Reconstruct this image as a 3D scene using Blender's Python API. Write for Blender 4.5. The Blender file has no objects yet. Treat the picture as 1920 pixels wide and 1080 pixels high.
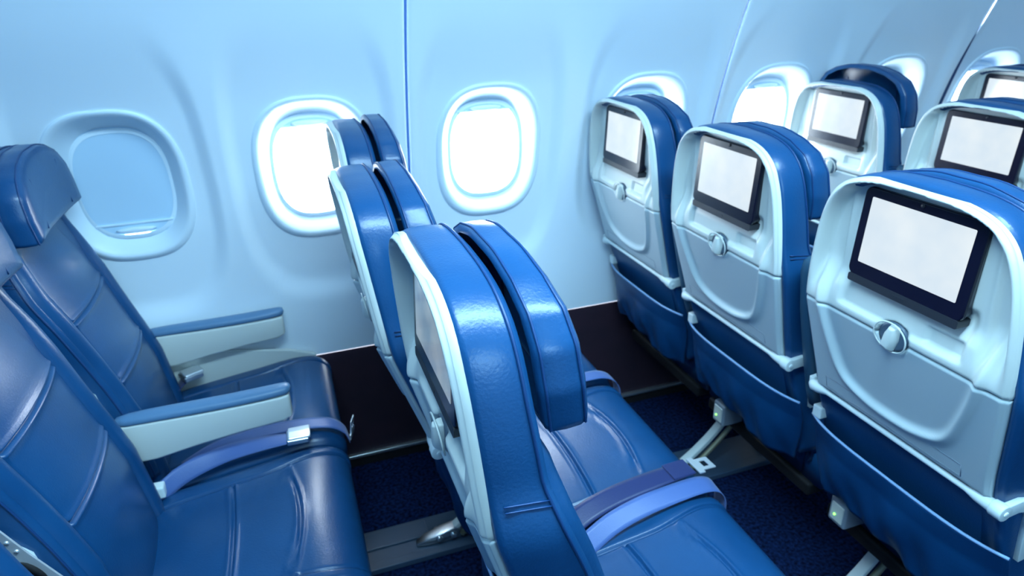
import bpy, bmesh, math, random
import numpy as np
from mathutils import Vector, Matrix
random.seed(4)
S = bpy.context.scene
COL = S.collection

# ------------------------------------------------------------------ materials
def new_mat(name):
    m = bpy.data.materials.new(name); m.use_nodes = True
    nt = m.node_tree; b = nt.nodes['Principled BSDF']
    return m, nt, b

def mat(name, col, rough=.5, metal=0., spec=.5, bump=None, vary=None, coat=0., sheen=0.):
    """bump=(scale, strength, distance); vary=(scale, other colour)"""
    m, nt, b = new_mat(name)
    b.inputs['Base Color'].default_value = (*col, 1)
    b.inputs['Roughness'].default_value = rough
    b.inputs['Metallic'].default_value = metal
    b.inputs['Specular IOR Level'].default_value = spec
    b.inputs['Coat Weight'].default_value = coat
    b.inputs['Coat Roughness'].default_value = .2
    b.inputs['Sheen Weight'].default_value = sheen
    if bump or vary:
        tc = nt.nodes.new('ShaderNodeTexCoord')
    if bump:
        n = nt.nodes.new('ShaderNodeTexNoise'); n.inputs['Scale'].default_value = bump[0]; n.inputs['Detail'].default_value = 3
        bp = nt.nodes.new('ShaderNodeBump'); bp.inputs['Strength'].default_value = bump[1]; bp.inputs['Distance'].default_value = bump[2]
        nt.links.new(tc.outputs['Object'], n.inputs['Vector']); nt.links.new(n.outputs['Fac'], bp.inputs['Height'])
        nt.links.new(bp.outputs['Normal'], b.inputs['Normal'])
    if vary:
        n = nt.nodes.new('ShaderNodeTexNoise'); n.inputs['Scale'].default_value = vary[0]; n.inputs['Detail'].default_value = 4
        r = nt.nodes.new('ShaderNodeValToRGB')
        r.color_ramp.elements[0].position = .35; r.color_ramp.elements[0].color = (*col, 1)
        r.color_ramp.elements[1].position = .68; r.color_ramp.elements[1].color = (*vary[1], 1)
        nt.links.new(tc.outputs['Object'], n.inputs['Vector']); nt.links.new(n.outputs['Fac'], r.inputs['Fac'])
        nt.links.new(r.outputs['Color'], b.inputs['Base Color'])
    return m

def emit(name, col, strength, base=(.02, .02, .02), vary=None):
    m, nt, b = new_mat(name)
    b.inputs['Base Color'].default_value = (*base, 1)
    b.inputs['Emission Color'].default_value = (*col, 1)
    b.inputs['Emission Strength'].default_value = strength
    b.inputs['Roughness'].default_value = .15
    if vary:
        tc = nt.nodes.new('ShaderNodeTexCoord'); n = nt.nodes.new('ShaderNodeTexNoise')
        n.inputs['Scale'].default_value = vary[0]; n.inputs['Detail'].default_value = 3
        r = nt.nodes.new('ShaderNodeValToRGB')
        r.color_ramp.elements[0].position = .35; r.color_ramp.elements[0].color = (*col, 1)
        r.color_ramp.elements[1].position = .65; r.color_ramp.elements[1].color = (*vary[1], 1)
        nt.links.new(tc.outputs['Object'], n.inputs['Vector']); nt.links.new(n.outputs['Fac'], r.inputs['Fac'])
        nt.links.new(r.outputs['Color'], b.inputs['Emission Color'])
    return m

M = {}
M['wall'] = mat('cabin_wall_plastic', (.79, .88, .95), .42, bump=(420, .05, .001))
M['frame'] = mat('window_frame_plastic', (.76, .87, .95), .38)
M['shade'] = mat('window_shade_plastic', (.55, .74, .90), .5)
M['kick'] = mat('dark_kick_panel', (.022, .011, .022), .55, bump=(300, .1, .001), vary=(9, (.032, .014, .026)))
M['rail'] = mat('brushed_rail', (.75, .78, .8), .3, .9)
M['black'] = mat('black_gap', (.004, .004, .006), .7)
M['carpet'] = mat('navy_carpet', (.002, .006, .030), .95, spec=.1, bump=(500, .9, .008), vary=(95, (.012, .042, .17)))
M['farwall'] = mat('rear_bounce_blue', (.10, .24, .42), .6)  # bounce colour for the unseen end wall that replaces the rear seats
M['ceil'] = mat('ceiling_plastic', (.6, .78, .92), .6)
M['shell'] = mat('seat_shell_plastic', (.66, .69, .65), .36, bump=(600, .04, .0006))
M['tray'] = mat('tray_plastic', (.50, .58, .60), .4, bump=(600, .04, .0006))
M['leather'] = mat('blue_leather', (.005, .055, .160), .31, spec=.5, bump=(260, .22, .0016), vary=(7, (.007, .068, .19)), coat=.08)
M['pocket'] = mat('blue_pocket_leather', (.001, .038, .125), .42, spec=.5, bump=(200, .25, .0018), vary=(9, (.001, .050, .155)))
M['piping'] = mat('navy_piping', (.004, .04, .14), .45)
M['trim'] = mat('pale_piping', (.25, .42, .68), .4)
M['bezel'] = mat('black_bezel', (.006, .005, .016), .22, spec=.4)
M['screen'] = emit('lit_screen', (.66, .78, .88), .80, vary=(9, (.80, .88, .92)))
M['screenreflect'] = emit('painted_reflection_screen', (.30, .45, .62), .36, (.02, .03, .05), vary=(14, (.55, .68, .78)))  # glancing-angle dimness and window reflection painted into the glow
M['metal'] = mat('brushed_metal', (.72, .76, .80), .28, 1.)
M['silver'] = mat('silver_buckle', (.86, .88, .9), .32, .65)
M['white'] = mat('white_bracket', (.72, .80, .80), .35)
M['olive'] = mat('bronze_strut', (.30, .29, .20), .4, .4)
M['grey'] = mat('grey_box', (.25, .30, .36), .45)
M['dark'] = mat('dark_plastic', (.02, .022, .03), .5)
M['armtop'] = mat('slate_arm_pad', (.10, .21, .36), .38, bump=(260, .12, .001))
M['armup'] = mat('slate_raised_arm', (.03, .09, .15), .4)
M['belt'] = mat('lilac_blue_webbing', (.07, .135, .36), .4, sheen=.2, bump=(500, .3, .0012))
M['beltdark'] = mat('navy_webbing', (.010, .022, .11), .4, sheen=.2, bump=(500, .3, .0012))
M['track'] = mat('track_cover', (.05, .09, .15), .35)
M['cup'] = mat('latch_cavity_shade', (.07, .11, .16), .4)
M['led'] = emit('green_led', (.25, 1., .15), 2.5)
m, nt, b = new_mat('window_glass'); M['glass'] = m
nt.nodes.remove(b)
_t = nt.nodes.new('ShaderNodeBsdfTransparent'); _g = nt.nodes.new('ShaderNodeBsdfGlossy'); _g.inputs['Roughness'].default_value = .05
_x = nt.nodes.new('ShaderNodeMixShader'); _x.inputs[0].default_value = .06
nt.links.new(_t.outputs[0], _x.inputs[1]); nt.links.new(_g.outputs[0], _x.inputs[2]); nt.links.new(_x.outputs[0], nt.nodes['Material Output'].inputs[0])

# ------------------------------------------------------------------ helpers
def link(name, me, material, parent=None, smooth=True, sub=0, bevel=0, loc=None):
    o = bpy.data.objects.new(name, me); COL.objects.link(o)
    me.materials.append(M[material])
    if smooth: me.polygons.foreach_set('use_smooth', [True] * len(me.polygons))
    if bevel:
        md = o.modifiers.new('bevel', 'BEVEL'); md.width = bevel; md.segments = 3; md.limit_method = 'ANGLE'; md.angle_limit = math.radians(35)
        md.harden_normals = False
    if sub:
        md = o.modifiers.new('sub', 'SUBSURF'); md.levels = sub; md.render_levels = sub
    if parent: o.parent = parent
    if loc: o.location = loc
    return o

def mesh(name, v, f, material, parent=None, **k):
    me = bpy.data.meshes.new(name); me.from_pydata([tuple(p) for p in v], [], [tuple(q) for q in f]); me.update()
    bm = bmesh.new(); bm.from_mesh(me); bmesh.ops.recalc_face_normals(bm, faces=bm.faces); bm.to_mesh(me); bm.free()
    return link(name, me, material, parent, **k)

class MB:
    """collects shapes of one part"""
    def __init__(s): s.v = []; s.f = []
    def add(s, v, f):
        n = len(s.v); s.v += [tuple(p) for p in v]; s.f += [tuple(i + n for i in q) for q in f]; return s
    def box(s, lo, hi, mtx=None):
        (a, b_, c), (d, e, f) = lo, hi
        v = [Vector(p) for p in ((a,b_,c),(d,b_,c),(d,e,c),(a,e,c),(a,b_,f),(d,b_,f),(d,e,f),(a,e,f))]
        if mtx: v = [mtx @ p for p in v]
        return s.add(v, [(0,3,2,1),(4,5,6,7),(0,1,5,4),(1,2,6,5),(2,3,7,6),(3,0,4,7)])
    def tube(s, pts, r, n=12, cap=True):
        pts = [Vector(p) for p in pts]; rs = r if isinstance(r, (list, tuple)) else [r] * len(pts)
        rings = []; up = None
        for i, p in enumerate(pts):
            t = (pts[min(i+1, len(pts)-1)] - pts[max(i-1, 0)]).normalized()
            if up is None:
                up = Vector((0,0,1)) if abs(t.z) < .9 else Vector((1,0,0))
            a = (up - t * up.dot(t)).normalized(); up = a; b_ = t.cross(a)
            rings.append([p + (a * math.cos(k*2*math.pi/n) + b_ * math.sin(k*2*math.pi/n)) * rs[i] for k in range(n)])
        return s.loft(rings, cap)
    def loft(s, rings, cap=True, closed=True):
        n = len(rings[0]); v = [p for r in rings for p in r]; f = []
        for i in range(len(rings)-1):
            for k in range(n if closed else n-1):
                f.append((i*n+k, i*n+(k+1) % n, (i+1)*n+(k+1) % n, (i+1)*n+k))
        if cap and closed:
            f.append(tuple(range(n))); f.append(tuple(range((len(rings)-1)*n, len(rings)*n)))
        return s.add(v, f)
    def bar(s, pts, wdir, w, th):
        """flat bar with rectangular section along pts; wdir = width direction"""
        pts = [Vector(p) for p in pts]; rings = []
        ws = w if isinstance(w, (list, tuple)) else [w]*len(pts)
        for i, p in enumerate(pts):
            t = (pts[min(i+1, len(pts)-1)] - pts[max(i-1, 0)]).normalized()
            wd = Vector(wdir[i] if isinstance(wdir, list) else wdir); wd = (wd - t*wd.dot(t)).normalized(); nn = t.cross(wd)
            rings.append([p + wd*ws[i]/2 + nn*th/2, p + wd*ws[i]/2 - nn*th/2, p - wd*ws[i]/2 - nn*th/2, p - wd*ws[i]/2 + nn*th/2])
        return s.loft(rings)
    def build(s, name, material, parent=None, **k):
        return mesh(name, s.v, s.f, material, parent, **k)

def spline(pts, n):
    """Catmull-Rom resample to n points"""
    P = [np.array(p, float) for p in pts]; P = [2*P[0]-P[1]] + P + [2*P[-1]-P[-2]]
    fine = []
    for i in range(1, len(P)-2):
        for k in range(24):
            t = k/24; a, b_, c, d = P[i-1:i+3]
            fine.append(.5*((2*b_) + (c-a)*t + (2*a-5*b_+4*c-d)*t*t + (3*b_-a-3*c+d)*t**3))
    fine.append(P[-2]); fine = np.array(fine)
    L = np.concatenate([[0], np.cumsum(np.linalg.norm(np.diff(fine, axis=0), axis=1))])
    q = np.linspace(0, L[-1], n)
    return np.stack([np.interp(q, L, fine[:, j]) for j in range(fine.shape[1])], 1)

def ss(a, b_, x):
    t = np.clip((x-a)/(b_-a), 0, 1); return t*t*(3-2*t)

def tag(o, label=None, cat=None, group=None, kind=None):
    if label: o['label'] = label
    if cat: o['category'] = cat
    if group: o['group'] = group
    if kind: o['kind'] = kind
    return o

def empty(name, loc):
    o = bpy.data.objects.new(name, None); COL.objects.link(o); o.location = loc; o.empty_display_size = .1; return o

def copy_tree(o, parent=None):
    c = o.copy(); COL.objects.link(c)
    if parent: c.parent = parent
    for ch in list(o.children): copy_tree(ch, c)
    return c

# ------------------------------------------------------------------ the setting
def Yw(z): return -.245*np.maximum(0, np.asarray(z, float)-.663)**2
DADO = .482
WX = [-.41, .128, .640, 1.172, 1.712, 2.225, 2.765, 3.262, 3.80]
WZ = 1.103
SEAM = [-.155, .912, 1.981, 3.046, 4.11]
HA, HB = .168, .213
EXPO = 2.7
def superell(a, b_, n, cx=0, cz=0, k=EXPO):
    out = []
    for i in range(n):
        t = 2*math.pi*i/n; c, s_ = math.cos(t), math.sin(t)
        out.append((cx + a*math.copysign(abs(c)**(2/k), c), cz + b_*math.copysign(abs(s_)**(2/k), s_)))
    return out

def wall_y(x, z):
    y = Yw(z)
    for wx in WX:
        q = (np.abs((x-wx)/.222)**3 + np.abs((z-1.09)/np.where(z > 1.09, .46, .375))**3)**(1/3)
        d = ss(1.10, .90, q)*ss(1.55, 1.30, z)
        y = y + .020*d
    return y

def wall_mesh():
    V, F = [], []
    bounds = [-.80] + SEAM
    edges = []
    g = .004
    for j in range(len(bounds)-1):
        lo, hi = bounds[j]+(g if j else 0), bounds[j+1]-g
        ws = [w for w in WX if lo < w < hi]
        cuts = [lo] + [(a+b_)/2 for a, b_ in zip(ws, ws[1:])] + [hi]
        for k, w in enumerate(ws): edges.append((w, cuts[k], cuts[k+1]))
        if not ws: edges.append((None, lo, hi))
    z0, z1 = DADO, 2.25
    N, K = 128, 26
    for w, lo, hi in edges:
        if w is None: continue
        rings = []
        inner = superell(HA*.99, HB*.99, N, w, WZ)
        for k in range(K+1):
            t = (k/K)**1.25; ring = []
            for (x, z) in inner:
                dx, dz = x-w, z-WZ
                sx = (hi-w)/dx if dx > 1e-9 else ((lo-w)/dx if dx < -1e-9 else 1e9)
                sz = (z1-WZ)/dz if dz > 1e-9 else ((z0-WZ)/dz if dz < -1e-9 else 1e9)
                m_ = min(sx, sz)
                ex, ez = w+dx*m_, WZ+dz*m_
                ring.append((x+(ex-x)*t, z+(ez-z)*t))
            rings.append(ring)
        # snap one outer point to each corner
        for cx, cz in ((lo, z0), (hi, z0), (lo, z1), (hi, z1)):
            i = min(range(N), key=lambda i: (rings[-1][i][0]-cx)**2+(rings[-1][i][1]-cz)**2); rings[-1][i] = (cx, cz)
        n0 = len(V)
        A = np.array(rings).reshape(-1, 2); Y = wall_y(A[:, 0], A[:, 1])
        # rolled edges at the panel seams
        for s_ in SEAM: Y = Y + .006*np.clip(1-np.abs(A[:, 0]-s_)/.010, 0, 1)
        V += [(a[0], y, a[1]) for a, y in zip(A, Y)]
        for k in range(K):
            for i in range(N):
                F.append((n0+k*N+i, n0+k*N+(i+1) % N, n0+(k+1)*N+(i+1) % N, n0+(k+1)*N+i))
    o = mesh('wall_left', V, F, 'wall')
    return tag(o, 'pale blue white curved cabin side wall panels with window openings', 'wall', kind='structure')
wall_mesh()

for i, s_ in enumerate(SEAM):
    zz = np.linspace(DADO, 2.25, 40)
    mb = MB(); mb.loft([[(s_-.007, y+.007, z), (s_+.007, y+.007, z), (s_+.007, y+.016, z), (s_-.007, y+.016, z)] for z, y in zip(zz, Yw(zz))])
    o = mb.build('trim_%d' % (i+1), 'piping' , smooth=False)
    tag(o, 'dark blue joint strip between two wall panels', 'trim', kind='structure')

# windows
def window(i, wx, shade_z):
    N = 96
    prof = [(1.03, .006), (1.015, -.003), (.99, -.007), (.955, -.009), (.915, -.006), (.875, .003), (.825, .015), (.77, .030), (.725, .044), (.705, .049), (.69, .052), (.68, .060)]
    mb = MB(); rings = []
    for s_, off in prof:
        a, b_ = HA*s_, HB*s_
        rings.append([(x, float(Yw(WZ)) + .35*float(Yw(z)-Yw(WZ)) + .0185 + off + .65*float(Yw(z)-Yw(WZ))*min(1, max(0, (s_-.75)/.25)), z) for x, z in superell(a, b_*(1+.05*min(1, max(0, (1-s_)/.3))), N, wx, WZ)])
    mb.loft(rings, cap=False)
    fr = mb.build('window_%d' % (i+1), 'frame')
    tag(fr, 'rounded oblong cabin window with a deep pale frame', 'window', kind='structure')
    yc = float(Yw(WZ))
    a, b_ = HA*.72, HB*.755
    # shade: rounded panel, straight lower edge
    zlow = WZ + shade_z
    pts = [(x, z) for x, z in superell(a, b_, 160, wx, WZ) if z > zlow]
    pts.sort(key=lambda p: math.atan2(p[1]-zlow+.0001, p[0]-wx))
    sh = MB()
    def pl(y): return [(x, y + .35*float(Yw(z)-Yw(WZ)), z) for x, z in pts]
    sh.loft([pl(yc+.062), pl(yc+.067)])
    so = sh.build('window_shade', 'shade', fr, smooth=False)
    # lip and grip on the lower edge of the shade
    hwid = max(x for x, z in pts)-wx - .004
    yl = yc+.062 + .35*float(Yw(zlow)-Yw(WZ))
    lp = MB(); closed = shade_z < 0
    zl = zlow + (.034 if closed else .004)
    wl = HA*.72*max(.05, 1-abs((zl-WZ)/(HB*.755))**EXPO)**(1/EXPO) - .003
    lp.bar([(wx-wl, yl-.004, zl), (wx+wl, yl-.004, zl)], (0, 1, 0), .006, .004); lp.build('shade_lip', 'frame', so, smooth=False)
    gp = MB(); zg = zlow + (.016 if closed else .012); n = 24
    rr = [(0, .8), (-.008, 1.), (-.013, .8), (-.015, .4)]
    gp.loft([[(wx+.052*s_*math.cos(2*math.pi*k/n), yl+off, zg+.0085*s_*math.sin(2*math.pi*k/n)) for k in range(n)] for off, s_ in rr])
    gp.build('shade_grip', 'frame', so)
    pn = MB(); pn.loft([[(x, yc+y + .35*float(Yw(z)-Yw(WZ)), z) for x, z in superell(HA*.74, HB*.74, 48, wx, WZ)] for y in (.074, .078)])
    pn.build('window_pane', 'glass', fr, smooth=False)
    bk = MB(); rings = []
    for s_, y in ((.68, .060), (.74, .062), (.76, .075), (.78, .14), (1.25, .16)):
        rings.append([(x, yc+y + .35*float(Yw(z)-Yw(WZ)), z) for x, z in superell(HA*s_, HB*s_, 48, wx, WZ)])
    bk.loft(rings, cap=False); bk.build('window_reveal', 'frame', fr)
SH = [.118, -.145, .120, .122, .120, .120, .120, .120, .120]
for i, wx in enumerate(WX): window(i, wx, SH[i])

# kick panel, rail, floor, ceiling, far walls
o = MB().box((-.8, .002, .055), (4.6, .03, DADO-.003)).build('baseboard_left', 'kick', smooth=False); tag(o, 'dark brown kick panel along the foot of the cabin wall', 'baseboard', kind='structure')
o = MB().box((-.8, -.012, .043), (4.6, .02, .055)).build('trim_6', 'rail', smooth=False, bevel=.002); tag(o, 'thin metal rail along the foot of the kick panel', 'trim', kind='structure')
o = MB().box((-.8, .0, 0), (4.6, .03, .043)).build('trim_7', 'black', smooth=False); tag(o, 'black gap strip under the metal rail', 'trim', kind='structure')
o = MB().box((-.8, -4.2, -.04), (4.6, .1, 0)).build('floor', 'carpet', smooth=False); tag(o, 'dark navy carpeted cabin floor', 'floor', kind='structure')
o = MB().box((-.8, -4.2, 2.25), (4.6, .3, 2.3)).build('ceiling', 'ceil', smooth=False); tag(o, 'pale cabin ceiling', 'ceiling', kind='structure')
o = MB().box((-.8, -4.2, 0), (4.6, -4.1, 2.25)).build('wall_right', 'wall', smooth=False); tag(o, 'far cabin wall across the aisle', 'wall', kind='structure')
o = MB().box((-.9, -4.2, 0), (-.8, .3, 2.25)).build('wall_back', 'farwall', smooth=False); tag(o, 'unseen dark blue end wall standing in for the rear seats', 'wall', kind='structure')
o = MB().box((4.1, -4.2, 0), (4.2, .3, 2.25)).build('wall_front', 'wall', smooth=False); tag(o, 'front cabin wall', 'wall', kind='structure')
tr = MB().box((-.8, -.515, 0), (4.6, -.355, .012)).box((-.8, -.525, 0), (4.6, -.495, .02)); tr.box((-.8, -.44, .012), (.80, -.37, .018))
o = tr.build('trim_8', 'dark', smooth=False, bevel=.003); o.data.materials[0] = M['track']; tag(o, 'dark seat track cover running along the carpet', 'trim', kind='structure')

# ------------------------------------------------------------------ the seat
HALF = [(0, 1.266), (.075, 1.263), (.130, 1.250), (.168, 1.222), (.190, 1.178), (.203, 1.12), (.2125, 1.04), (.2145, .985), (.207, .89), (.199, .78), (.200, .6), (.200, .42)]
_half = spline(HALF, 400)
def Wz(z): return np.interp(z, _half[::-1, 1], _half[::-1, 0])
def XR(z): return np.interp(z, [.40, .60, .765, .985, 1.05, 1.2, 1.27], [.150, .120, .060, .000, -.007, -.018, -.021])
def XF(z): return np.interp(z, [.40, .5, .64, .73, .91, .987, 1.046, 1.15, 1.28], [.250, .240, .222, .196, .137, .107, .087, .074, .064])
def arch(zb, n=70, grow=0.):
    """outline from bottom right (u<0) over the top to bottom left"""
    sel = [tuple(p) for p in HALF if p[1] > zb + .012] + [(float(Wz(zb)), zb)]
    h = spline(sel, n)
    h = np.array([(p[0]+grow*min(1, p[0]/.1), p[1]+grow*(1-min(1, p[0]/.18))) for p in h])
    left = h; right = h[1:][::-1]*np.array([-1, 1])
    return np.vstack([right, left])   # starts at right bottom, ends at left bottom

def inset(loop, d, center=(0, 1.0)):
    """move an open arch inwards by d"""
    P = np.asarray(loop); T = np.gradient(P, axis=0); T /= np.linalg.norm(T, axis=1)[:, None]
    Nn = np.stack([T[:, 1], -T[:, 0]], 1)     # right-hand side
    c = np.array(center)
    s_ = np.sign(np.sum((c-P)*Nn, 1)); s_[s_ == 0] = 1
    return P + Nn*s_[:, None]*d

def dist_to(P, L):
    P = np.asarray(P)[:, None]; A = np.asarray(L)[:-1][None]; B = np.asarray(L)[1:][None]
    d = B-A; t = np.clip(np.sum((P-A)*d, 2)/np.maximum(1e-12, np.sum(d*d, 2)), 0, 1)
    return np.linalg.norm(P-(A+d*t[..., None]), axis=2).min(1)

SEAMZ = .985
ARCH = arch(.42)
UCURVE = spline([(-.165, 1.21), (-.180, 1.12), (-.172, 1.0), (-.146, .90), (-.115, .838), (-.06, .812), (0, .806), (.06, .812), (.115, .838), (.146, .90), (.172, 1.0), (.180, 1.12), (.165, 1.21)], 160)

def back_field(P, rim_outline):
    u, z = P[:, 0], P[:, 1]
    e = dist_to(P, ARCH)
    x = XR(z)
    m = ss(.99, 1.09, z)
    wp = .132 + .05*(1.25-z)
    ped = 1-ss(wp, wp+.016, np.abs(u))
    r = ss(.010, .022, e)*.034*m
    pm = ped*ss(1.035, 1.075, z)
    x = (x + r*(1-.5*ped))*(1-pm) + .016*pm*1.0
    x = np.where(e < .010, XR(z), x)
    # the crease that runs down the shell and round the tray table
    dU = dist_to(P, UCURVE)
    fade = ss(1.17, 1.0, z)
    x = x - .0085*np.exp(-(dU/.0085)**2)*fade
    inside = (np.abs(u) < np.interp(z, UCURVE[:80, 1][::-1], -UCURVE[:80, 0][::-1], left=0)) & (z > .806)
    x = x + np.where(inside, ss(0, .02, dU)*.004, 0)*fade
    # shelf under the monitor
    sh = ss(.135, .120, np.abs(u))*ss(1.001, 1.010, z)*ss(1.10, 1.08, z)
    x = x + .008*sh
    # finger recess round the latch
    x = x + .014*ss(1.02, .80, np.hypot(u/.036, (z-.990)/.026))
    # card recess to the right of the latch
    x = x + .006*ss(.036, .031, np.abs(u+.090))*ss(.0165, .012, np.abs(z-1.022+0*u))
    x = x + .007*(1-ss(0, .008, e))
    return x

def sheet(zlo, zhi, rows, cols, margin=0.):
    """rows of points across the outline between two heights; keeps to the outline"""
    zs = np.concatenate([np.linspace(zlo, zhi-.03, rows), zhi-.03*(1-np.linspace(0, 1, 14)[1:])**2]) if zhi > 1.25 else np.linspace(zlo, zhi, rows)
    t = np.linspace(-1, 1, cols)
    t = np.sign(t)*(1-(1-np.abs(t))**1.25)
    return zs, t

def shell_part(name, zlo, zhi, material, parent, thick, rows, cols=110):
    zs, t = sheet(zlo, zhi, rows, cols)
    V, F = [], []
    P = np.array([(tt*max(.004, float(Wz(z))), z) for z in zs for tt in t])
    X = back_field(P, None)
    n, c = len(zs), len(t)
    if zlo < .9:   # the tray's lower and upper edges are rolled
        X = X + .006*(1-ss(0, .008, P[:, 1]-zlo))
    X = X + .004*(1-ss(0, .005, np.abs(P[:, 1]-SEAMZ)))
    V = [(x, p[0], p[1]) for x, p in zip(X, P)]
    for i in range(n-1):
        for j in range(c-1): F.append((i*c+j, i*c+j+1, (i+1)*c+j+1, (i+1)*c+j))
    # edge skirt back into the seat
    per = [i*c for i in range(n)] + [(n-1)*c+j for j in range(1, c)] + [i*c+c-1 for i in range(n-2, -1, -1)] + [j for j in range(c-2, 0, -1)]
    b0 = len(V)
    for k in per:
        p = V[k]; V.append((float(XR(p[2]))+thick, p[1], p[2]))
    m_ = len(per)
    for k in range(m_): F.append((per[k], per[(k+1) % m_], b0+(k+1) % m_, b0+k))
    if zlo < .9: F.append(tuple(b0+k for k in range(m_)))
    return mesh(name, V, F, material, parent)

def rounded_rect(w, h, r, n=6):
    out = []
    for cx, cz, a0 in ((w/2-r, h/2-r, 0), (-w/2+r, h/2-r, 90), (-w/2+r, -h/2+r, 180), (w/2-r, -h/2+r, 270)):
        for k in range(n+1):
            a = math.radians(a0+90*k/n); out.append((cx+r*math.cos(a), cz+r*math.sin(a)))
    return out

def make_seat():
    root = empty('airline_seat', (0, 0, 0))
    # --- white upper shell
    shell = shell_part('back_shell', SEAMZ+.0012, 1.2618, 'shell', root, .022, 72)
    tray = shell_part('tray_table', .765, SEAMZ-.0012, 'tray', root, .018, 62)
    pl = MB(); 
    def on_tray(u, z, o=0): return (float(XR(z))-o, u, z)
    for a, b_ in (((-.150, .779), (.165, .779)), ((.165, .779), (.165, .806)), ((.165, .806), (-.150, .806)), ((-.150, .806), (-.150, .779))):
        pl.tube([on_tray(*a, -.0006), on_tray(*b_, -.0006)], .0012, 6)
    pl.build('etched_border', 'grey', tray)
    # --- monitor
    tilt = math.radians(3)
    def mon(x, u, z): return (x + .005 + math.sin(tilt)*z, u, 1.159+z)
    mb = MB(); w, h = .236, .166
    prof = [(.034, .94), (.004, 1.0), (.0, .995), (-.0015, .985)]
    rings = [[mon(x, p[0]*s_, p[1]*s_-.004) for p in rounded_rect(w, h, .014)] for x, s_ in prof]
    mb.loft(rings)
    bez = mb.build('monitor', 'bezel', root, smooth=False, bevel=.0012)
    lb = MB(); lb.loft([[mon(x, p[0], p[1]-.092) for p in rounded_rect(w*.96, .015, .004)] for x in (.03, -.000, -.002)])
    lb.box(mon(-.0028, -.012, -.094), mon(-.001, .012, -.090)); lb.build('monitor_base', 'dark', bez, smooth=False)
    sc = MB(); sc.loft([[mon(x, p[0], p[1]+.002) for p in rounded_rect(.198, .121, .002, 3)] for x in (.0, -.0022)])
    sc.build('screen', 'screen', bez, smooth=False)
    cam = MB(); cam.tube([mon(.001, 0, .073), mon(-.003, 0, .073)], .0035, 12); cam.build('camera_lens', 'dark', bez)
    # --- latch
    lt = MB(); n = 32
    def cup(r, x): return [(x, r*1.12*math.cos(2*math.pi*k/n), .990+r*.95*math.sin(2*math.pi*k/n)) for k in range(n)]
    lt.loft([cup(.027, .020), cup(.027, .0075), cup(.022, .0068)])
    la = lt.build('tray_latch', 'cup', root)  # dark disc, the shade inside the latch cavity put into its colour
    lr = MB(); lr.tube([(float(XR(p[2]))-.0005, p[1], p[2]) for p in cup(.0305, 0)+cup(.0305, 0)[:2]], .0015, 8); lr.build('latch_rim', 'shell', la)
    kb = MB(); a_ = math.radians(12)
    def rr_(x, l, wt, wb): return [(x, q*math.cos(a_)-z_*math.sin(a_), .990+q*math.sin(a_)+z_*math.cos(a_)) for q, z_ in ((-wt, l), (wt, l), (wb*1.1, 0), (wb, -l), (-wb, -l), (-wb*1.1, 0))]
    kb.loft([rr_(.012, .0235, .008, .013), rr_(.002, .0235, .008, .013), rr_(-.006, .021, .0055, .008), rr_(-.0085, .0185, .003, .005)])
    kb.build('latch_knob', 'shell', la, bevel=.002)
    # --- leather body round the back: outline swept forward
    A0 = arch(.475, 64, .003); A0[:, 0] += np.sign(A0[:, 0])*.014*ss(1.06, .96, A0[:, 1])
    def ring(d, xfun): 
        L = inset(A0, d); return [(float(xfun(p[1])), p[0], p[1]) for p in L]
    rings = [ring(.040, lambda z: XR(z)+.020+.028*float(ss(.97, 1.02, z))), ring(.020, lambda z: XR(z)+.018+.022*float(ss(.97, 1.02, z))), ring(.010, lambda z: XR(z)+.014), ring(.0015, lambda z: XR(z)+.017), ring(-.001, lambda z: XR(z)+.024),
             ring(-.0025, lambda z: .5*XR(z)+.5*XF(z)), ring(-.001, lambda z: XF(z)-.018), ring(.001, lambda z: XF(z)-.011), ring(.006, lambda z: XF(z)-.0035), ring(.014, lambda z: XF(z)-.003)]
    mb = MB(); mb.loft(rings, cap=True); cover = mb.build('back_cover', 'leather', root)
    pp = MB(); L = inset(A0, -.0005); pp.tube([(float(XF(p[1]))-.0125, p[0], p[1]) for p in L], .0022, 8)
    for zz in (1.026, 1.033):
        for sg in (-1, 1):
            w_ = float(Wz(zz))+.0035+.014*float(ss(1.06, .96, zz))
            pp.tube([(x, sg*(w_+.0024), zz - (x-.04)*.12) for x in np.linspace(XR(zz)+.03, XF(zz)-.012, 6)], .0011, 6)
    pp.build('stitching', 'piping', cover)
    # --- front of the backrest with sewn panels
    zs = set(np.round(np.linspace(.425, 1.245, 60), 4)); hs = [.895, .725]
    for h_ in hs:
        for d in (-.012, -.008, -.006, -.004, -.002, 0, .002, .004, .006, .008, .012): zs.add(round(h_+d, 4))
    zs = np.array(sorted(zs))
    us = set(np.round(np.linspace(-1, 1, 41), 4)); vs = .74
    for sg in (-1, 1):
        for d in (-.05, -.035, -.024, -.014, -.006, 0, .006, .014, .024, .035, .05): us.add(round(sg*vs+d, 4))
    us = np.array(sorted(us)); V, F = [], []
    for z in zs:
        w_ = float(Wz(z))-.004+.014*float(ss(1.06, .96, z))
        for t in us:
            bul = .014*(1-(abs(t)/vs)**2.2) if abs(t) < vs else 0
            bol = .014*math.sin(math.pi*min(1, (abs(t)-vs)/(1-vs))) if abs(t) > vs else 0
            x = float(XF(z)) + bul*ss(1.25, 1.0, z) + bol*float(ss(1.12, 1.04, z)) - .008*float(ss(1.06, 1.12, z)) - .012*float(ss(.93, 1.0, abs(t)))
            x -= .0075*math.exp(-(((abs(t)-vs)*w_)/.0038)**2)
            if abs(t) < vs:
                for h_ in hs:
                    d = z-h_
                    x -= .006*math.exp(-(d/.0026)**2) - .004*math.exp(-((abs(d)-.007)/.0045)**2)
            x -= .014*float(ss(.025, 0, z-.425))
            V.append((x, t*w_, z))
    n, c = len(zs), len(us)
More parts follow.
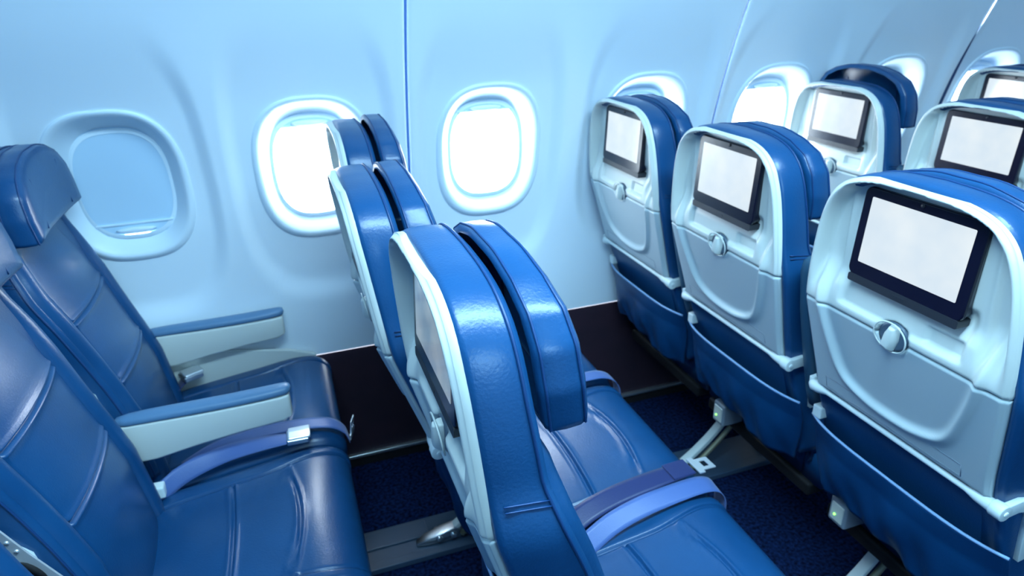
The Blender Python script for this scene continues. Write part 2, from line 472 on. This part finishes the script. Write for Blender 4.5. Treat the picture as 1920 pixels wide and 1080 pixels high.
    for i in range(n-1):
        for j in range(c-1): F.append((i*c+j, i*c+j+1, (i+1)*c+j+1, (i+1)*c+j))
    per = [i*c for i in range(n)] + [(n-1)*c+j for j in range(1, c)] + [i*c+c-1 for i in range(n-2, -1, -1)] + [j for j in range(c-2, 0, -1)]
    b0 = len(V)
    for k in per: p = V[k]; V.append((p[0]-.022, p[1]*.97, p[2]))
    m_ = len(per)
    for k in range(m_): F.append((per[k], per[(k+1) % m_], b0+(k+1) % m_, b0+k))
    F.append(tuple(b0+k for k in range(m_)))
    mesh('backrest', V, F, 'leather', root)
    # --- headrest: winged pillow in front of the top of the backrest
    hz0, hz1 = 1.098, 1.270
    hw = lambda z: float(np.interp(z, [1.08, 1.10, 1.15, 1.20, 1.235, 1.258, 1.27], [.184, .191, .194, .184, .158, .11, .05]))
    rings = []
    out = []
    for z in np.linspace(hz0, hz1-.012, 22): out.append((-hw(z), z))
    top = spline([(-hw(hz1-.012), hz1-.012), (-.05, hz1+.001), (0, hz1+.002), (.05, hz1+.001), (hw(hz1-.012), hz1-.012)], 16)[1:-1]
    out += [tuple(p) for p in top]
    out += [(-a, z) for a, z in out[:22][::-1]]
    bot = [(u, hz0) for u in np.linspace(.176, -.176, 18)]
    out += bot
    out = np.array(out); cen = np.array([0, 1.18])
    def hx(u, z): return float(XF(z)) + .008
    def hr(scale, off, wing=0.):
        r = []
        for u, z in out:
            uu, zz = cen + (np.array([u, z])-cen)*np.array([scale, 1-(1-scale)*1.25])
            t = abs(uu)/.194
            r.append((hx(uu, zz) + off + wing*t**2.5, uu, zz))
        return r
    mb = MB()
    mb.loft([hr(.90, 0), hr(.975, .001), hr(1., .007), hr(1.006, .021, .003), hr(1.0, .037, .007), hr(.975, .045, .010), hr(.93, .0495, .012), hr(.80, .0525, .013), hr(.65, .054, .012), hr(.45, .055, .010), hr(.22, .0555, .006)], cap=False); k0 = len(mb.v)-len(out); cpt = len(mb.v); mb.v.append((hx(0, 1.18)+.0557, 0, 1.18)); mb.f += [(k0+k, k0+(k+1) % len(out), cpt) for k in range(len(out))]
    hd = mb.build('headrest', 'leather', root)
    pp = MB()
    for sc_, of, wg in ((.990, .0425, .0085), (.998, .006, 0.)):
        L = hr(sc_, of, wg); pp.tube(L+[L[0]], .0018, 6, cap=False)
    for sg in (-1, 1):
        pp.tube([(hx(0, z)+.0515+.013*(.115/.194)**2.5, sg*(.115-.012*math.sin((z-1.10)/.17*math.pi)), z) for z in np.linspace(1.112, 1.222, 14)], .0016, 6)
    pp.build('headrest_piping', 'piping', hd)
    # --- seat cushion
    prof = spline([(x-.02, z) for x, z in [(.235, .448), (.30, .462), (.40, .474), (.50, .486), (.58, .497), (.64, .500), (.685, .490), (.712, .462), (.716, .43), (.705, .385), (.69, .365)]], 300)
    sl = np.concatenate([[0], np.cumsum(np.linalg.norm(np.diff(prof, axis=0), axis=1))])
    tx = [.425, .580]
    svals = set(np.round(np.linspace(0, sl[-1], 54), 4))
    for x_ in tx:
        sx = np.interp(x_, prof[:180, 0], sl[:180])
        for d in (-.014, -.009, -.006, -.003, 0, .003, .006, .009, .014): svals.add(round(float(sx+d), 4))
    svals = np.array(sorted(svals)); HWC = .249
    uvals = set(np.round(np.linspace(-.215, .215, 37), 4)); ul = .178
    for sg in (-1, 1):
        for d in (-.012, -.008, -.005, -.0025, 0, .0025, .005, .008, .012): uvals.add(round(sg*ul+d, 4))
        for a in np.linspace(0, 1, 9): uvals.add(round(sg*(HWC-.034*(1-math.sin(a*math.pi/2))), 4))
    uvals = np.array(sorted(uvals)); V, F = [], []
    for s_ in svals:
        px, pz = np.interp(s_, sl, prof[:, 0]), np.interp(s_, sl, prof[:, 1])
        qx, qz = np.interp(s_+.003, sl, prof[:, 0])-np.interp(s_-.003, sl, prof[:, 0]), np.interp(s_+.003, sl, prof[:, 1])-np.interp(s_-.003, sl, prof[:, 1])
        L_ = math.hypot(qx, qz); nx, nz = -qz/L_, qx/L_
        usx = ul + .022*float(ss(.48, .64, px))
        for u in uvals:
            uw = math.copysign(abs(u) + (usx-ul)*max(0, 1-abs(abs(u)-ul)/.05), u) if abs(u) < HWC-.03 else u
            a = max(0, abs(u)-(HWC-.034)); drop = .034-math.sqrt(max(0, .034**2-a*a))
            h_ = -drop*(1.0)
            h_ += .010*(1-(u/.25)**2)*float(ss(.23, .43, px)*ss(.68, .58, px)) if abs(u) < ul else .010*(1-(u/.25)**2)*float(ss(.23, .43, px)*ss(.68, .58, px)) + .003
            h_ -= .0075*math.exp(-((abs(u)-ul)/.0032)**2)
            if abs(u) < ul:
                for x_ in tx:
                    sx = np.interp(x_, prof[:180, 0], sl[:180]) - .030*(u/.178)**2*(1 if x_ > .5 else .3); d = s_-sx
                    h_ -= .0062*math.exp(-(d/.003)**2) - .0035*math.exp(-((abs(d)-.008)/.004)**2)
            V.append((px+nx*h_, uw, pz+nz*h_))
    n, c = len(svals), len(uvals)
    for i in range(n-1):
        for j in range(c-1): F.append((i*c+j, i*c+j+1, (i+1)*c+j+1, (i+1)*c+j))
    per = [i*c for i in range(n)] + [(n-1)*c+j for j in range(1, c)] + [i*c+c-1 for i in range(n-2, -1, -1)] + [j for j in range(c-2, 0, -1)]
    b0 = len(V)
    for k in per: p = V[k]; V.append((p[0], p[1], .362))
    m_ = len(per)
    for k in range(m_): F.append((per[k], per[(k+1) % m_], b0+(k+1) % m_, b0+k))
    F.append(tuple(b0+k for k in range(m_)))
    mesh('seat_cushion', V, F, 'leather', root)
    # --- seat pan under the cushion
    MB().box((.20, -.225, .325), (.66, .225, .364)).build('seat_pan', 'black', root, smooth=False, bevel=.008)
    # --- literature pocket low on the back
    zz = np.linspace(.470, .650, 26); tt = np.linspace(-1, 1, 41); V, F = [], []
    for side in (0, 1):
        for z in zz:
            f_ = (z-.470)/(.65-.470)
            w_ = .236 - .022*(1-f_)**2
            for t in tt:
                bulge = (1-abs(t)**4)*(.030*math.sin(math.pi*(.25+.6*f_)) + .012)
                fold = .006*math.sin(9*t+5*f_)*(1-f_)*(1-abs(t)**3) + .005*math.sin(17*t-7*f_+1)*(1-f_)**2
                low = .014*(1-f_)**3*math.sin(3.0*t+.6)
                x = float(XR(z)) + .004 - bulge - fold + (.006 if side else 0)
                V.append((x, t*w_, z + low))
    n, c = len(zz), len(tt); h_ = n*c
    for i in range(n-1):
        for j in range(c-1):
            a = i*c+j; F.append((a, a+1, a+c+1, a+c)); F.append((h_+a, h_+a+c, h_+a+c+1, h_+a+1))
    per = [i*c for i in range(n)] + [(n-1)*c+j for j in range(1, c)] + [i*c+c-1 for i in range(n-2, -1, -1)] + [j for j in range(c-2, 0, -1)]
    for k in range(len(per)): a, b_ = per[k], per[(k+1) % len(per)]; F.append((a, b_, h_+b_, h_+a))
    pk = mesh('seat_pocket', V, F, 'pocket', root)
    pp = MB(); pp.tube([(V[(n-1)*c+j][0]+.002, V[(n-1)*c+j][1], V[(n-1)*c+j][2]) for j in range(c)], .0032, 8)
    tag(pp.build('pocket_piping', 'trim', pk), 'pale piping')
    MB().box((.095, .202, .655), (.130, .228, .685)).build('pocket_clip', 'white', root, smooth=False, bevel=.004)
    # --- tray arm: rod with end knobs and a bracket
    ra = MB()
    ra.tube([(.070, .222, .752), (.068, .208, .753), (.067, .19, .755), (.066, .168, .757), (.066, -.160, .757), (.067, -.180, .757), (.070, -.212, .756)], [.006, .0135, .0125, .0058, .0058, .0105, .0135], 14)
    ra.tube([(.070, -.206, .756), (.070, -.2285, .756)], .0155, 16)
    for sg in (-1, 1):
        y = -.222 if sg < 0 else .218
        ra.bar([(.066, y, .756), (.105, y, .760), (.130, y, .754), (.148, y, .73), (.155, y, .68), (.165, y, .62)], (0, 1, 0), .012, .026)
    ra.tube([(.070, -.2275, .756), (.070, -.2310, .756)], .005, 12)
    ra.build('tray_arm', 'white', root, bevel=.002)
    return root

seat0 = make_seat()

def ribbon(name, pts, wd, w, material, parent, n=40, th=.0018, seg=5):
    P = spline(pts, n); D = spline(wd, n); mb = MB(); rings = []
    for i in range(n):
        p = Vector(P[i]); t = Vector(P[min(i+1, n-1)]-P[max(i-1, 0)]).normalized(); d = Vector(D[i]); d = (d-t*d.dot(t)).normalized(); nn = t.cross(d)
        up = [p+d*w*(k/seg-.5)+nn*th/2 for k in range(seg+1)]; dn = [p+d*w*(k/seg-.5)-nn*th/2 for k in range(seg, -1, -1)]
        rings.append(up+dn)
    mb.loft(rings); return mb.build(name, material, parent)

def armrest_down(root, u):
    y = u; mb = MB()
    # white body: tapered blade
    def sec(x, zt, zb, w): return [(x, y-w, zb), (x, y+w, zb), (x, y+w, zt), (x, y-w, zt)]
    mb.loft([sec(.185, .668, .560, .018), (sec(.26, .667, .562, .0205)), sec(.36, .664, .578, .0215), sec(.46, .664, .590, .022), sec(.555, .666, .597, .022), sec(.580, .668, .606, .019)])
    a = mb.build('armrest', 'shell', root, bevel=.007)
    pd = MB(); P = [(.180, .668), (.25, .671), (.36, .669), (.47, .669), (.56, .673), (.588, .675)]; rings = []
    for i, (x, z) in enumerate(P):
        w = [.019, .023, .0240, .0245, .0240, .018][i]; t = .017
        rings.append([(x, y-w, z-.004), (x, y-w*.5, z-.006), (x, y+w*.5, z-.006), (x, y+w, z-.004), (x, y+w*.95, z+t*.6), (x, y+w*.6, z+t), (x, y-w*.6, z+t), (x, y-w*.95, z+t*.6)])
    pd.loft(rings); pd.build('arm_pad', 'armtop', a, sub=1)
    MB().tube([(.20, y-.022, .61), (.20, y+.022, .61)], .02, 16).build('arm_pivot', 'metal', a)
    return a

def armrest_up(root, u):
    y = u; mb = MB(); rings = []
    for z, x, w, t in ((.66, .135, .016, .020), (.70, .125, .021, .024), (.80, .100, .0225, .026), (.92, .07, .0225, .026), (1.01, .055, .0225, .026), (1.035, .053, .018, .022), (1.045, .053, .010, .014)):
        w *= .78; rings.append([(x+t*math.copysign(abs(math.cos(a))**.6, math.cos(a)), y+w*math.copysign(abs(math.sin(a))**.6, math.sin(a)), z) for a in np.linspace(0, 2*math.pi, 20, endpoint=False)])
    mb.loft(rings); return mb.build('raised_armrest', 'armup', root)

def leg(root, u):
    y = u   # rear strut, bronze stay and front leg are parts of the seat
    mb = MB(); mb.bar(spline([(.16, y, .035), (.23, y, .085), (.30, y, .15), (.355, y, .225), (.39, y, .325)], 14).tolist(), (0, 1, 0), .030, .016); mb.build('leg_strut', 'white', root, bevel=.003)
    mb = MB(); mb.tube(spline([(.20, y-.022, .03), (.28, y-.022, .10), (.36, y-.022, .19), (.43, y-.022, .325)], 12).tolist(), .009, 10); mb.build('leg_stay', 'olive', root)
    mb = MB(); mb.bar([(.56, y, .014), (.545, y, .18), (.53, y, .325)], (0, 1, 0), .03, .03); mb.box((.50, y-.022, .012), (.61, y+.022, .035)); mb.build('leg', 'metal', root, bevel=.004, smooth=False)
    ft = MB()
    ft.loft([[(x, y-w, .014), (x, y+w, .014), (x, y+w, h_), (x, y-w, h_)] for x, w, h_ in ((.06, .010, .024), (.09, .016, .036), (.14, .020, .050), (.18, .018, .058), (.22, .012, .034))])
    for x in (.13, .175): ft.tube([(x, y-.026, .032), (x, y+.026, .032)], .011, 12)
    ft.build('leg_foot', 'metal', root, bevel=.003)

def outlet(root, u, x=.19, z=.29):
    mb = MB(); mb.box((x-.03, u-.026, z-.035), (x+.06, u+.026, z+.035)); bx = mb.build('power_outlet', 'grey', root, smooth=False, bevel=.006)
    MB().box((x-.033, u-.018, z-.024), (x-.028, u+.018, z+.024)).build('outlet_face', 'shell', bx, smooth=False, bevel=.002)
    MB().tube([(x-.032, u+.004, z-.006), (x-.0355, u+.004, z-.006)], .003, 10).build('indicator_light', 'led', bx)

rows = dict(A=-.105, B=.695, C=1.520, D=2.318, E=3.116)
cols = dict(w=-.259, m=-.767, a=-1.275)
LAB = {
 'Aw': 'blue leather window seat under the shuttered window, beside the wall armrest',
 'Am': 'blue leather middle seat with a silver belt buckle lying by its cushion edge',
 'Aa': 'blue leather seat cut off at the lower left corner of the photo',
 'Bw': 'seat seen edge-on against the bright window, farthest of the three in line',
 'Bm': 'seat seen edge-on between the window seat and the large near seatback',
 'Ba': 'nearest seat seen edge-on with the large curved leather headrest in the middle',
 'Cw': 'seat back with a pale screen next to the wall, innermost of its row of three',
 'Cm': 'middle seat back of its row, its screen above a latch and a wavy blue pocket',
 'Ca': 'nearest white seat back with the largest black framed screen, at right',
 'Dw': 'seat back with a raised dark blue headrest beside the far bright window',
 'Dm': 'black framed screen seat back directly behind the largest seat back at right',
 'Ew': 'farthest seat back whose screen peeks over another seat at the right edge',
}
SEATS = {}
for i, key in enumerate(LAB):
    r, c = key
    o = seat0 if i == 0 else copy_tree(seat0)
    o.location = (rows[r], cols[c] + (.008 if key in ('Cw', 'Cm') else 0), 0)
    tag(o, LAB[key], 'seat', 'airline seats in rows')
    SEATS[key] = o

def child(root, stem):
    return next(c for c in root.children if c.name.split('.')[0] == stem)
for k, dz, dx in (('Dw', .045, -.004), ('Ew', .0, 0), ('Bw', .006, 0)):
    h = child(SEATS[k], 'headrest'); h.location = (dx, 0, dz)

# armrests, legs, outlets
armrest_down(SEATS['Aw'], -.254)
armrest_down(SEATS['Aw'], .215)
for k in ('Bm', 'Cm', 'Dm', 'Ba', 'Ca'): armrest_up(SEATS[k], .254)
for k in ('Aw', 'Bw', 'Cw', 'Dw', 'Ew'): leg(SEATS[k], -.205)
for k in ('Aa', 'Ba', 'Ca'): leg(SEATS[k], .165)
outlet(SEATS['Cm'], .10, .175, .395); outlet(SEATS['Ca'], .145, .175, .415)
# white side panel between window seat and wall
sp = MB(); sp.loft([[(x, .236, zb), (x, .248, zb), (x, .248, zt), (x, .236, zt)] for x, zb, zt in ((.20, .44, .60), (.30, .44, .585), (.45, .44, .555), (.58, .44, .53), (.66, .44, .50))])
sp.build('side_panel', 'shell', SEATS['Aw'], bevel=.005, smooth=False)

# belts lie over the joints between the cushions (world points, moved into each seat)
def local(key, pts): 
    l = SEATS[key].location; return [(p[0]-l.x, p[1]-l.y, p[2]-l.z) for p in pts]
def buckle(key, parent, c, ang):
    c = local(key, [c])[0]; m_ = Matrix.Translation(Vector(c)) @ Matrix.Rotation(ang, 4, 'Z')
    MB().box((-.030, -.026, -.010), (.026, .026, .006), m_).build('buckle_base', 'metal', parent, smooth=False, bevel=.004)
    mb = MB(); mb.loft([[m_ @ Vector((x, y, z)) for y, z in ((-.026, .004), (.026, .004), (.025, .013), (0, .0155), (-.025, .013))] for x in (-.026, .022, .030)])
    mb.build('buckle', 'silver', parent, smooth=False, bevel=.004)
def tongue(key, parent, c, ax, wd, mname='metal'):
    c = Vector(local(key, [c])[0]); ax = Vector(ax).normalized(); wd = Vector(wd); wd = (wd-ax*wd.dot(ax)).normalized(); nn = ax.cross(wd)
    m_ = Matrix.Translation(c) @ Matrix((ax, wd, nn)).transposed().to_4x4()
    mb = MB(); mb.box((-.012, -.028, -.002), (.004, .028, .002), m_)
    mb.box((.004, -.020, -.0016), (.012, .020, .0016), m_).box((.012, -.020, -.0016), (.030, -.010, .0016), m_).box((.012, .010, -.0016), (.030, .020, .0016), m_).box((.028, -.020, -.0016), (.040, .020, .0016), m_)
    mb.build('belt_tongue', mname, parent, smooth=False, bevel=.0008)
def fold(key, parent, c, ax, L, W):
    c = Vector(local(key, [c])[0]); ax = Vector(ax).normalized(); up = Vector((0, 0, 1)); up = (up-ax*up.dot(ax)).normalized(); wd = up.cross(ax)
    m_ = Matrix.Translation(c) @ Matrix((ax, wd, up)).transposed().to_4x4()
    MB().box((-L/2, -W/2, -.003), (L/2, W/2, .004), m_).build('belt_slider', 'beltdark', parent, smooth=False, bevel=.003)
def belt(key, pts, wd, w, mname='belt', n=48):
    return ribbon('seat_belt', local(key, pts), wd, w, mname, SEATS[key], n)
# row by the shuttered window
b1 = belt('Am', [(.135, -.555, .470), (.20, -.525, .500), (.29, -.506, .518), (.38, -.506, .526), (.455, -.511, .528)], [(0, .2, 1), (0, .5, .8), (0, 1, .5), (0, 1, .15), (0, 1, 0)], .046)
buckle('Am', b1, (.478, -.512, .531), -.03)
MB().box(*[local('Am', [p])[0] for p in ((.120, -.566, .470), (.158, -.536, .503))]).build('belt_anchor', 'white', SEATS['Am'], smooth=False, bevel=.005)
b2 = belt('Aw', [(.19, -.470, .478), (.27, -.455, .507), (.36, -.448, .519), (.45, -.450, .524), (.52, -.458, .524), (.565, -.465, .516), (.594, -.470, .492), (.604, -.474, .46)], [(0, 1, .3), (0, 1, .2), (0, 1, .1), (0, 1, 0), (0, 1, 0), (0, 1, 0), (0, 1, 0), (0, 1, 0)], .046)
tongue('Aw', b2, (.614, -.462, .475), (.12, .05, 1), (.3, 1, 0), 'silver')
b3 = belt('Aw', [(.115, -.085, .462), (.15, -.06, .495), (.175, -.048, .512)], [(0, 1, .2)]*3, .04, 'beltdark', 12)
buckle('Aw', b3, (.185, -.050, .520), .5)
# the next row
b4 = belt('Bm', [(.985, -1.035, .492), (1.06, -1.018, .520), (1.14, -1.004, .531), (1.24, -.994, .536), (1.33, -.985, .534)], [(0, 1, .5), (0, 1, .35), (0, 1, .15), (0, 1, 0), (0, 1, 0)], .050, 'beltdark')
tongue('Bm', b4, (1.362, -.983, .533), (1, .06, -.08), (0, 1, 0), 'silver')
fold('Bm', b4, (1.310, -.986, .537), (1, .06, -.02), .060, .054)
b5 = belt('Ba', [(1.03, -1.078, .488), (1.10, -1.058, .507), (1.18, -1.046, .519), (1.27, -1.038, .523), (1.34, -1.034, .522), (1.378, -1.033, .508), (1.398, -1.033, .475), (1.40, -1.033, .43)], [(0, 1, .8), (0, 1, .5), (0, 1, .3), (0, 1, .1), (0, 1, 0), (0, 1, 0), (0, 1, 0), (0, 1, 0)], .046)
MB().box(*[local('Ba', [p])[0] for p in ((.990, -1.097, .468), (1.028, -1.070, .498))]).build('belt_anchor', 'white', SEATS['Ba'], smooth=False, bevel=.005)
b6 = belt('Bw', [(1.00, -.520, .485), (1.10, -.515, .508), (1.20, -.513, .520), (1.30, -.512, .523), (1.345, -.512, .519), (1.380, -.513, .500), (1.398, -.513, .465), (1.40, -.513, .43)], [(0, 1, 0)]*8, .046)
# hinge plate on the side of the cut-off seat
hp = MB(); P = [(.010, .860), (.030, .860), (.070, .77), (.115, .68), (.12, .60), (.06, .60), (.035, .69), (.005, .79)]
l_ = SEATS['Aa'].location
hp.loft([[(x-l_.x, y-l_.y, z) for x, z in P] for y in (-1.032, -1.028)])
hpo = hp.build('hinge_plate', 'silver', SEATS['Aa'], smooth=False, bevel=.001)
sl_ = MB(); sl_.loft([[(.066-l_.x+.012*math.cos(t)-.012*math.sin(t)*1.0, y-l_.y, .732+.026*math.sin(t)) for t in np.linspace(0, 2*math.pi, 20, endpoint=False)] for y in (-1.0335, -1.0265)]); sl_.build('hinge_slot', 'black', hpo)
for x, z in ((.022, .845), (.048, .80), (.056, .78), (.075, .715), (.10, .66)):
    MB().tube([(x-l_.x, -1.0335-l_.y, z), (x-l_.x, -1.0265-l_.y, z)], .0035, 10).build('hinge_rivet', 'silver', hpo)

# the middle seat of the second row leans back a little, its aisle neighbour sits a touch higher
def lean(key, deg, up=0.):
    r = SEATS[key]; p = Vector((.18, 0, .45))
    m_ = Matrix.Translation(p+Vector((0, 0, up))) @ Matrix.Rotation(math.radians(-deg), 4, 'Y') @ Matrix.Translation(-p)
    for c in r.children:
        if c.name.split('.')[0] in ('back_shell', 'tray_table', 'monitor', 'tray_latch', 'back_cover', 'backrest', 'headrest', 'tray_arm', 'pocket_clip'):
            c.matrix_basis = m_ @ c.matrix_basis
lean('Bm', 3.2); lean('Ba', 0, .012)
for k in ('Bw', 'Bm', 'Ba'):      # seen at a glancing angle: dimming and reflection put into screen colour
    for c in SEATS[k].children:
        if c.name.split('.')[0] == 'monitor':
            q = next(d for d in c.children if d.name.split('.')[0] == 'screen'); q.data = q.data.copy(); q.data.materials[0] = M['screenreflect']

# ---------------------------------------------------------------- camera, light, world
cd = bpy.data.cameras.new('camera'); cam = bpy.data.objects.new('camera', cd); COL.objects.link(cam)
cam.location = (0.5475, -2.0505, 1.573); cam.rotation_euler = (1.1509, .024, -.3391)
cd.sensor_width = 36; cd.lens = 1256.3/1920*36; cd.clip_start = .02
cd.dof.use_dof = True; cd.dof.focus_distance = .85; cd.dof.aperture_fstop = 7.0
S.camera = cam

w = bpy.data.worlds.new('sky'); S.world = w; w.use_nodes = True
bg = w.node_tree.nodes['Background']; bg.inputs[0].default_value = (.80, .92, 1.0, 1); bg.inputs[1].default_value = 20.0

def area(name, loc, rot, sx, sy, power, col):
    l = bpy.data.lights.new(name, 'AREA'); l.shape = 'RECTANGLE'; l.size = sx; l.size_y = sy; l.energy = power; l.color = col
    o = bpy.data.objects.new(name, l); COL.objects.link(o); o.location = loc; o.rotation_euler = rot; return o
area('aisle_ceiling_lamp', (1.05, -1.55, 2.2), (0, 0, 0), 1.7, .3, 54, (.45, .78, 1.0))
area('opposite_side_fill', (1.0, -3.4, 2.0), (math.radians(60), 0, 0), 1.4, .4, 18, (.40, .76, 1.0))  # added frontal fill from across the aisle, no actual cabin lamp
for i, wx in enumerate(WX):
    if i == 1: continue
    l = bpy.data.lights.new('window_portal', 'AREA'); l.shape = 'RECTANGLE'; l.size = .30; l.size_y = .36; l.cycles.is_portal = True
    o = bpy.data.objects.new('window_portal', l); COL.objects.link(o); o.location = (wx, .10, WZ); o.rotation_euler = (math.radians(-90), 0, 0)

S.view_settings.view_transform = 'Standard'; S.view_settings.look = 'None'; S.view_settings.gamma = 1; S.view_settings.exposure = .3
